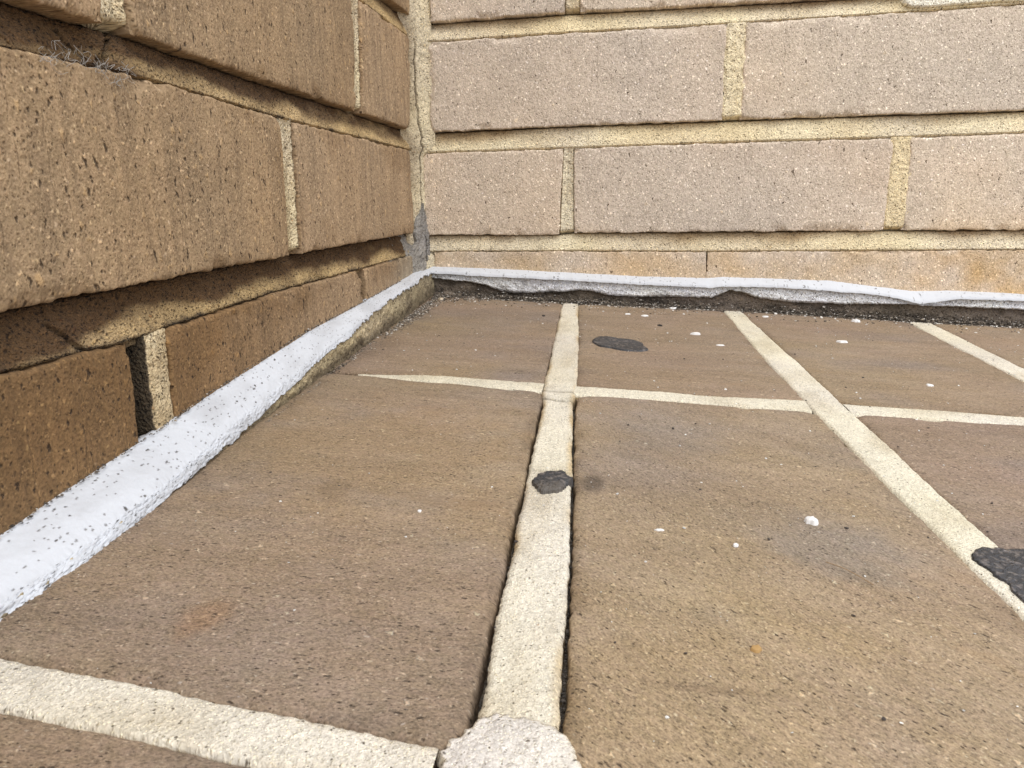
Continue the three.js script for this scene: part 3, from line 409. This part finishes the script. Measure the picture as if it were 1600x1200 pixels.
// ---------------------------------------------------------------- white painted mortar strips at the foot of the walls
{ // left: broad fillet, painted on top, bare mortar showing low on its front
  const back = line([[-5, -20.5], [38, -23.8], [141, -28.6], [210, -31.0], [296, -38.0], [315, -40.4], [363, -44.7], [384, -46.8], [700, -70]]);
  const edge = line([[-5, -24], [52, -25.5], [136, -31.6], [228, -40], [287, -45.6], [334, -49.6], [379, -52.6], [400, -53.6], [700, -72]]);
  const toe = line([[-5, 9], [60, 10], [80, 10.3], [162, 11], [220, 10.8], [294, 11.6], [341, 14.6], [378, 14.8], [402, 14], [700, 15]]);
  const fil = thing('mortar_fillet', 'broad white painted mortar strip sloping along the foot of the left wall', 'mortar strip');
  const sect = (z, q, s) => { // q 0 wall .. 1 front edge .. 2 toe
    const fl = FLOOR(toe(z), z) - 1.2, xe = toe(z) - 2.4, ye = edge(z), yb = back(z), wob = 0.5 * fbm(z * 0.05, 3, s, 3);
    if (q <= 1) { const k = q; let x = mix(-1.5, xe, k), y = mix(yb, ye, k * k * 0.35 + k * 0.65); return [x, y + 0.25 * Math.sin(Math.PI * k)]; }
    const k = q - 1, x = mix(xe, toe(z) + 0.6 * wob, Math.sin(k * 1.57) * 0.8 + 0.2 * k), y = mix(ye, fl, k * k * 0.3 + k * 0.7); return [x, y];
  };
  const n = 1180, z0 = 2, z1 = 640, m = 46, ZJ = j => j < 1100 ? 2 + 430 * j / 1100 : 432 + 208 * (j - 1100) / 79;
  const coreG = grid(m, n, (i, j) => { const z = ZJ(j), q = i / (m - 1) * 2; let [x, y] = sect(z, q, 601); const f = step(0.8, 1.2, q); let b = 0.5 * fbm(z * 0.1, q * 4, 602, 3) + 0.7 * f * noise(z * 0.35, q * 6, 603) + 0.6 * f * noise(z * 0.9, q * 12, 604); x += b * 0.8 - 0.9; y += b * 0.35 - 0.9 * (1 - f); const d = 1 + 0.25 * fbm(z * 0.06, q * 3, 605, 3) - 0.45 * f * step(1.6, 2, q) - 0.1; const gr = step(180, 60, z); return [x, y, z, z / SAND, q * 14 / SAND, ...mix3([d * mix(0.70, 0.46, gr), d * mix(0.63, 0.42, gr), d * mix(0.50, 0.35, gr)], [0.14, 0.115, 0.09], clamp(0.75 * step(1.35, 1.95, q + 0.3 * fbm(z * 0.07, q * 2, 619, 3)) + 0.4 * clamp(fbm(z * 0.1, q * 4, 618, 4) * 1.8)))]; }, true);  // toe darkened in colour for its contact shade, with dirt mottling
  obj('bare_mortar', coreG, M.mortar, fil, 'bare tan mortar showing below the paint');
  // how far the paint reaches down the front at z (q)
  const reach = z => line([[0, 1.02], [60, 1.06], [150, 1.12], [205, 1.22], [250, 1.4], [290, 1.55], [325, 1.72], [345, 1.60], [360, 1.88], [420, 1.97], [700, 1.9]])(z) + 0.16 * fbm(z * 0.06, 7, 606, 4) + 0.05 * noise(z * 0.6, 8, 607);
  const paintG = grid(m + 2, n, (i, j) => { const z = ZJ(j), q = clamp((i) / (m - 1)) * Math.min(1.99, reach(z)); let [x, y] = sect(z, q, 601); const f = step(0.85, 1.1, q); const b = 0.22 * fbm(z * 0.05, q * 3, 608, 3) + (0.25 + f) * (0.42 * fbm(z * 0.22, q * 3.4, 609, 5) + 0.22 * noise(z * 1.1, q * 16, 610)) + f * 0.24 * noise(z * 2.1, q * 30, 616); x += b * 0.8 * f + 0.15 * f; y += b * (1 - 0.6 * f) + 0.15 * (1 - f); if (i >= m) { x -= 0.9; y -= 0.1; } if (i === 0) { y += 0.25 * noise(z * 0.3, 3, 611) + 0.3 * fbm(z * 0.1, 5, 612, 2); } return [x, y, z, z / SAND, (q < 1 ? q * 12 : 12 + (q - 1) * 12) / SAND, ...mix3([1, 1, 1], [0.28, 0.24, 0.20], clamp(0.9 * step(0.10, 0.0, q + 0.05 * fbm(z * 0.15, 2, 613, 3)) + 0.75 * step(0.85, 1.6, q) * clamp(0.15 + 1.2 * fbm(z * 0.12, q * 5, 614, 4)) + 0.22 * clamp(fbm(z * 0.05, q * 2, 615, 4) * 1.6)))]; }, true);  // dirt at the wall edge; front darkening also paints toe contact shade
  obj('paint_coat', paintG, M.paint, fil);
}
{ // back: a thin lip of paint, a dirty ragged face below it and an open gap at the floor
  const top = line([[5, -20.8], [12, -20.9], [44, -22.1], [95, -25.2], [147, -28.4], [189, -29.8], [201, -29.0], [238, -31.0], [268, -31.9], [294, -36.0], [319, -39.2], [340, -39.2], [386, -41.8], [900, -70]]);
  const lip = line([[5, -25.2], [12, -25.5], [45, -27.7], [96, -30.5], [147, -33.8], [192, -36.2], [204, -35.4], [236, -36.5], [292, -40.9], [307, -43.4], [323, -47.4], [334, -46], [346, -44.2], [383, -45.8], [900, -74]]);
  const low = line([[5, -28], [12, -29], [17, -30.3], [31, -31.0], [44, -33.7], [52, -36.8], [62, -38.9], [73, -39.1], [95, -38.4], [107, -37.2], [117, -38.1], [124, -40.7], [143, -42.0], [172, -42.2], [194, -42.7], [201, -39.8], [205, -37.6], [213, -39.5], [221, -42.4], [237, -45.0], [246, -46.3], [293, -47.7], [316, -47.6], [327, -48.6], [347, -49.5], [385, -51.3], [900, -80]]);
  const fil = thing('mortar_fillet', 'thin white painted mortar strip with broken lower edge along the back wall', 'mortar strip');
  const n = 620, x0 = 4, x1 = 640;
  const X = j => x0 + (x1 - x0) * j / (n - 1);
  const lipG = grid(22, n, (i, j) => { const x = X(j), t = clamp(i / 17), yt = top(x), yl = lip(x) + 0.25 * noise(x * 0.35, 2, 621); let z, y; const zl = 7.2 + 0.4 * fbm(x * 0.05, 3, 622, 3); if (t < 0.55) { z = mix(-1.5, zl - 0.8, t / 0.55); y = mix(yt, yl + 2.0, (t / 0.55) ** 1.2); } else { const k = (t - 0.55) / 0.45; z = zl - 0.8 * (1 - Math.sin(k * 1.57)); y = mix(yl + 2.0, yl, k); } y += 0.2 * fbm(x * 0.06, t * 3, 623, 3) + 0.08 * noise(x * 0.6, t * 6, 624); if (i > 17) { z -= (i - 17) * 1.2; y += 0.2; } return [x, y, z, x / SAND, (z + y) / SAND, 1, 1, 1]; }, true);
  obj('paint_coat', lipG, M.paint, fil);
  const faceG = grid(26, n, (i, j) => { const x = X(j), t = clamp(i / 20), yl = lip(x) + 0.9, yb = Math.min(yl - 0.6, low(x) + 0.35 * fbm(x * 0.12, 4, 625, 3) + 0.3 * noise(x * 0.7, 6, 626)); let y = mix(yl, yb, t), z = 4.6 + 0.9 * t + 0.5 * fbm(x * 0.06, t * 2, 627, 3) + 0.35 * noise(x * 0.4, t * 5, 628) + 0.25 * noise(x * 1.0, t * 9, 629) - 1.2 * step(0.85, 1, t); if (i > 20) { z -= (i - 20) * 1.8; y += (i - 20) * 0.15; } const g = clamp(-0.02 + 1.2 * fbm(x * 0.07, t * 2.4, 630, 4) + 0.4 * noise(x * 0.9, t * 9, 631)) * 0.8 + 0.35 * step(0.85, 1, t); const c = mix3([0.93, 0.93, 0.92], [0.30, 0.27, 0.24], clamp(g)); return [x, y, z, x / SAND, y / SAND, ...c]; }, true);
  obj('broken_face', faceG, M.rawPaint, fil, 'grey weathered face below the white lip');
}
// ---------------------------------------------------------------- dirt and crumbs in the gap at the foot of the back wall
{
  const low = line([[5, -28], [17, -30.3], [44, -33.7], [62, -38.9], [95, -38.4], [124, -40.7], [172, -42.2], [194, -42.7], [203, -38], [213, -39.5], [237, -45.0], [293, -47.7], [347, -49.5], [385, -51.3], [900, -80]]);
  const n = 620, m = 34, dirtG = grid(m, n, (i, j) => { const x = 4 + 640 * j / (n - 1), zb = BACKEDGE(x) + 1.5, up = 14; let z, y; const rg = 1.6 * fbm(x * 0.08, i * 0.2, 641, 3) + 1.1 * noise(x * 0.45, i * 0.5, 642) + 0.8 * noise(x * 1.0, i * 1.1, 643); if (i < up) { const k = i / up; z = 0.9 + 1.4 * k + 0.5 * rg; y = mix(Math.max(low(x), FLOOR(x, 2)) + 2.5, FLOOR(x, z) - 0.4, k); } else { z = mix(2.3, zb, (i - up) / (m - 1 - up)); y = FLOOR(x, z) - 0.9 + rg + 4.5 * Math.exp(-((x - 204) ** 2) / 70) * step(8, 3, z) + 2.5 * Math.exp(-((x - 18) ** 2) / 200); } if (i === m - 1) y = FLOOR(x, z) - 5; const k = 0.8 + 0.7 * fbm(x * 0.1, i * 0.2, 644, 3); return [x, y, z, x / SAND, (z - y) / SAND, k, k, k]; }, true);
  const d = obj('dirt', dirtG, M.dirt); d.userData = { kind: 'stuff', label: 'dark soil packed in the gap under the back white strip', category: 'dirt' };
}
function crumbGeo(seed) { const g = new THREE.IcosahedronGeometry(1, 1), p = g.attributes.position, r = rngOf(seed), o = [r() * 9, r() * 9]; for (let k = 0; k < p.count; k++) { const v = new THREE.Vector3().fromBufferAttribute(p, k), f = 1 + 0.45 * noise(v.x * 1.6 + o[0], v.y * 1.6 + v.z * 2.1 + o[1], seed); p.setXYZ(k, v.x * f, v.y * f * 0.7, v.z * f); } g.computeVertexNormals(); return g; }
function scatter(name, label, category, count, seed, put) {
  const m = new THREE.InstancedMesh(crumbGeo(seed), M.crumb, count), r = rngOf(seed), q = new THREE.Quaternion(), e = new THREE.Euler(), mt = new THREE.Matrix4();
  for (let k = 0; k < count; k++) { const [x, y, z, s, c] = put(r); e.set(r() * 0.8 - 0.4, r() * 6.28, r() * 0.8 - 0.4); q.setFromEuler(e); mt.compose(new THREE.Vector3(x * MM, y * MM, z * MM), q, new THREE.Vector3(s * (0.8 + 0.5 * r()), s * (0.6 + 0.4 * r()), s * (0.8 + 0.7 * r())).multiplyScalar(MM)); m.setMatrixAt(k, mt); m.setColorAt(k, new THREE.Color().setRGB(...c)); }
  m.name = numbered(name); m.castShadow = m.receiveShadow = true; m.userData = { kind: 'stuff', label, category }; scene.add(m);
}
const soilCol = r => { const k = r(); if (k < 0.09) return [0.55, 0.52, 0.47]; if (k < 0.36) { const w = 0.16 + 0.18 * r(); return [w, w * 0.85, w * 0.66]; } const w = 0.035 + 0.12 * r(); return [w, w * 0.84, w * 0.68]; };
scatter('soil_crumbs', 'dark crumbs of soil and mortar along the foot of both white strips', 'soil crumbs', 11000, 701, r => {
  const k = r(); let x, z, s = 0.18 + 0.55 * r() * r() * r() + 0.1 * r();
  if (k < 0.62) { x = 8 + 440 * r(); const up = r() < 0.35; z = up ? 2.0 + 1.6 * r() : BACKEDGE(x) - 7 + 8.5 * r() + 1.5 * Math.max(0, r() - 0.6); const y = FLOOR(x, z) + (z > BACKEDGE(x) ? 0.2 : up ? 0.5 + 6 * r() * r() : 0.2 + 2.2 * r()); return [x, y, z, s * 1.25, soilCol(r)]; }
  if (k < 0.85) { z = 12 + 230 * r() * r(); x = 10.5 + 9 * r() * r() * step(260, 60, z) + 3.5 * r() * r(); return [x, FLOOR(x, z) + s * 0.3 + (x < 11 ? 0.5 * r() : 0), z, s, soilCol(r)]; }
  if (k < 0.89) { x = 10 + 28 * r() * r(); z = 8 + 26 * r() * r(); return [x, FLOOR(x, z) + 1.5 * r(), z, s * 1.15, soilCol(r)]; }
  if (k > 0.95) { z = 60 + 340 * r(); const yy = line([[-5, -20.5], [38, -23.8], [141, -28.6], [210, -31.0], [296, -38.0], [315, -40.4], [363, -44.7], [384, -46.8], [700, -70]])(z); return [0.3 + 1.3 * r() * r(), yy + 0.1 + 0.7 * r() * r(), z, s * 0.75, soilCol(r)]; }
  z = 230 + 190 * r(); x = 14.4 + 1.5 * r() - (z < 310 ? 2.6 : 0); return [x, FLOOR(x, z) + 0.1, z, s * 0.7, soilCol(r)];
});
scatter('loose_debris', 'loose soil grains and pale flakes spilling from the back gap onto the far pavers', 'debris', 900, 704, r => { const c = r() < 0.25, x = c ? 12 + 45 * r() * r() : 14 + 400 * r(), z = BACKEDGE(x) + (c ? 40 * r() * r() : 26 * r() ** 3), w = 0.5 + 0.35 * r(); return [x, FLOOR(x, z) + 0.25, z, 0.2 + 0.55 * r() ** 3, r() < 0.4 ? [w, w * 0.97, w * 0.9] : soilCol(r)]; });
scatter('grit', 'tiny pale grit scattered over the brown pavers', 'grit', 1500, 702, r => { const x = 16 + 380 * r(), z = 14 + 404 * r(), w = 0.5 + 0.35 * r(); return [x, FLOOR(x, z) + 0.25, z, 0.09 + 0.32 * r() ** 4, r() < 0.66 ? [w, w, w * 0.96] : [0.06, 0.05, 0.045]]; });
// dark packed dirt in the cracks beside the long joint
scatter('crack_dirt', 'black dirt in the cracks beside the long middle grout joint', 'dirt', 1300, 703, r => { const z = 234 + 185 * r(), left = r() < 0.55, x = left ? J1L(z) + 0.5 + 1.1 * r() : J1R(z) - 0.9 + 0.9 * r(), w = 0.02 + 0.04 * r(); return [x, FLOOR(x, z) - 2.4 + 0.9 * r(), z, 0.15 + 0.25 * r() * r(), [w, w * 0.85, w * 0.7]]; });

// ---------------------------------------------------------------- grey smear in the corner
{
  const sm1 = grid(30, 90, (i, j) => { const t = i / 29, y = -31 + 53 * j / 89, k = step(24, 0, y), q = 1 - t, zl = mix(4, 14, k) + 6 * fbm(y * 0.09, 2, 721, 3) + 16 * step(-2, -12, y), xr = mix(2.2, 4.6, k) + 1.2 * fbm(y * 0.1, 6, 722, 3); let x = q * q * -0.6 + 2 * q * t * 1.6 + t * t * xr, z = q * q * zl + 2 * q * t * 3.2 + t * t * -0.5; const b = 1.1 * fbm(t * 4, y * 0.13, 723, 3) + 0.7 * noise(t * 12, y * 0.5, 724) + 0.4 * noise(t * 26, y * 1.2, 725) + 1.2 * Math.sin(Math.PI * t); x += b * 0.8; z += b * 0.5; if (j === 0 || j === 89 || i === 0 || i === 29) { x -= 3; z -= 2; } const cr = step(0.05, 0.01, Math.abs(t - 0.66 - 0.06 * noise(y * 0.2, 1, 726))) * step(4, -6, y); x -= 2.5 * cr; z -= 2.5 * cr; const n = (1 + 0.35 * fbm(t * 5, y * 0.12, 727, 4)) * (1 - 0.8 * cr); return [x, y, z, t * 30 / SAND, y / SAND, n, n, n * 1.02]; }, false);
  const sm2 = grid(70, 24, (i, j) => { const u = 8 + 80 * i / 69, t = j / 23, f = 1 - i / 69, v = mix(-13.5, 2.2, t), w = -1.1 - 6 * Math.pow(clamp((v + 11.5) / 14), 0.9) + 2.0 * f * f * f - 1.7 * (1 - f) + 1.5 * fbm(u * 0.07, v * 0.1, 731, 4) + 0.5 * noise(u * 0.6, v * 0.6, 732); const n = 1 + 0.3 * fbm(u * 0.06, v * 0.1, 733, 4); return [w, v, u, u / SAND, v / SAND, n, n, n]; }, true);
  single('mortar_smear', mergeGeometries([sm1, sm2]), M.smear, 'rough grey smear of filler in the inside corner just above the white strips', 'mortar smear');
}

// ---------------------------------------------------------------- small things lying on the paving
const tarTint = (x, z, e, c) => mix3([c, c, c], [4.2, 3.6, 3.0], clamp(step(0.62, 0.8, 0.5 + 0.5 * noise(x * 1.1, z * 1.1, 841)) * 0.9 + 0.5 * step(0.5, 0.0, e) * step(0.1, 0.5, noise(x * 0.5, z * 0.5, 842))));
single('tar_patch', padGeo([[119.1, 118.4], [122.3, 111.0], [127.1, 109.6], [132.5, 112.9], [139.9, 114.0], [144.4, 119.0], [145.4, 127.8], [148.0, 135.7], [144.4, 139.5], [138.0, 141.2], [129.2, 136.6], [122.7, 134.1], [120.0, 128.9]], 0.45, 801, { vary: 0.5, tint: tarTint }), M.tar, 'oval black tar blot on the far middle paver near the back wall', 'tar patch');
single('tar_patch', padGeo([[107.7, 311.6], [110.3, 307.1], [115.5, 305.5], [117.1, 307.7], [116.8, 315.3], [113.6, 321.3], [110.9, 322.3], [108.3, 317.9]], 0.8, 815, { vary: 0.6, base: 0.8, soft: 0.8, rag: 0.7, tint: (x, z, e, c) => mix3(tarTint(x, z, e, c), [3.6, 3.1, 2.4], step(313, 321, z + 3 * noise(x * 0.4, z * 0.4, 3)) * 0.7) }), M.tar, 'black tar lump stuck on the pale middle grout joint', 'tar patch');
single('tar_patch', padGeo([[215.3, 336.8], [220.2, 331.6], [226.2, 331.4], [232.4, 330.9], [241.9, 332.3], [240, 348], [234.4, 355.9], [221.1, 364.4], [218.2, 360.1], [218.2, 350.5], [217.2, 343.5], [215.2, 339.9]], 0.45, 825, { vary: 0.5, rag: 0.6, tint: tarTint }), M.tar, 'large black tar patch across the right grout joint at the photo edge', 'tar patch');

function chipGeo(a, b, h, seed) { return grid(26, 8, (i, j) => { const th = i / 25 * Math.PI * 2, rr = j / 7, R = 1 + 0.4 * fbm(Math.cos(th) * 2.2 + seed, Math.sin(th) * 2.2, seed, 3); const x = a * R * rr * Math.cos(th), z = b * R * rr * Math.sin(th), y = j === 7 ? -0.2 : 0.62 * h * Math.sqrt(1 - rr ** 4 * 0.96) + 0.16 * h * noise(x * 0.9, z * 0.9, seed) * (1 - rr * 0.6); return [x, y, z, 0, 0, 1, 1, 1]; }, true); }
function chip(label, x, z, a, b, h, turn, m = M.chip, cat = 'chip', name = 'white_chip', group) { const g = chipGeo(a * 0.8, b * 0.8, h, Math.round(x * 10 + z)); g.deleteAttribute('color'); const o = single(name, g, m, label, cat, group); o.position.set(x * MM, (FLOOR(x, z) + 0.2) * MM, z * MM); o.rotation.set(0, turn, 0); return o; }
chip('largest rounded white chip, alone on the big tan paver right of the middle joint', 181.7, 324.9, 2.4, 2.0, 1.9, -0.4);
chip('white chip near the back wall, on the far right paver', 280.4, 20, 3.2, 3.4, 2.2, 0.2);
chip('jagged white flake on the far right paver in front of the rounded chip', 253.9, 86.6, 3.6, 2.6, 1.4, -0.5);
chip('curled white flake with a dark underside right of the oval tar blot', 175.3, 89, 3.5, 1.9, 1.7, 0.1);
chip('thin white flake against the dirt under the back white strip', 168.5, 8.5, 3.4, 3.0, 1.2, 0);
chip('long white flake behind the oval tar blot', 149, 41.2, 2.9, 2.2, 0.9, 0.2);
chip('small white flake left of the long flake behind the tar blot', 138.6, 38.4, 2.0, 1.6, 0.8, 0.2);
chip('narrow white flake right of the oval tar blot beside the grout joint', 185.4, 113.6, 2.6, 1.5, 0.6, 0.1);
chip('small white flake on the far right paver beside the second grout joint', 225.5, 20, 2.6, 2.6, 0.8, 0.1);
chip('white speck alone on the far right paver before the cross joint', 268, 171, 1.8, 1.9, 0.9, 0.2);
chip('pair of white specks before the largest chip on the tan paver', 159.8, 342, 0.9, 0.9, 0.6, 0.7);
chip('smudged white speck left on the tan paver beside the middle joint', 141.7, 337.3, 1.5, 0.7, 0.3, 0.1);
chip('cream speck in the middle of the big left paver', 80.2, 338.8, 0.7, 0.7, 0.5, 0.1);
chip('brown leaf scrap on the front of the big tan paver', 157.3, 384.7, 1.5, 1.3, 0.7, 0.4, M.leaf, 'leaf scrap', 'leaf_scrap');
chip('pale pebble in the dirt at the inside corner', 16.5, 24, 2.6, 2.2, 2.0, 0.4, M.chipWarm, 'pebble', 'pebble');
chip('black crumb on the far middle paver left of the curled flake', 156.6, 70, 1.4, 2.2, 1.2, 0.8, M.black, 'crumb', 'black_crumb');
chip('black crumb on the far left paver beside the middle joint', 88, 61, 1.3, 1.8, 1.1, 0.2, M.black, 'crumb', 'black_crumb');
{
  const a = [[179.6, 347.2], [182.5, 350], [185.4, 353.6], [187.6, 356.2]], c = new THREE.CatmullRomCurve3(a.map(([x, z], k) => new THREE.Vector3(x, FLOOR(x, z) + 0.55 + (k % 3 ? 0.35 : 0), z).multiplyScalar(MM)));
  single('straw', new THREE.TubeGeometry(c, 24, 0.11 * MM, 6), M.straw, 'thin dry straw on the tan paver in front of the largest chip', 'straw');
}
{ // cobweb threads in the top left joint
  const r = rngOf(901), gs = [];
  for (let k = 0; k < 44; k++) { const z = 316 + 34 * r(), y = 54.5 + 2.5 * r(), pts = []; const n = 4; let a = z, b = y, w = 0.3 + r(); for (let q = 0; q < n; q++) { pts.push(new THREE.Vector3(w, b, a).multiplyScalar(MM)); a += (r() - 0.5) * 7; b += (r() - 0.5) * 4.5; w += (r() - 0.5) * 1.6; w = Math.max(-1, w); } gs.push(new THREE.TubeGeometry(new THREE.CatmullRomCurve3(pts), 14, (0.03 + 0.035 * r()) * MM, 4)); }
  single('cobweb', mergeGeometries(gs), M.web, 'wispy grey cobweb threads at the upper left mortar joint', 'cobweb');
}
renderer.render(scene, camera);
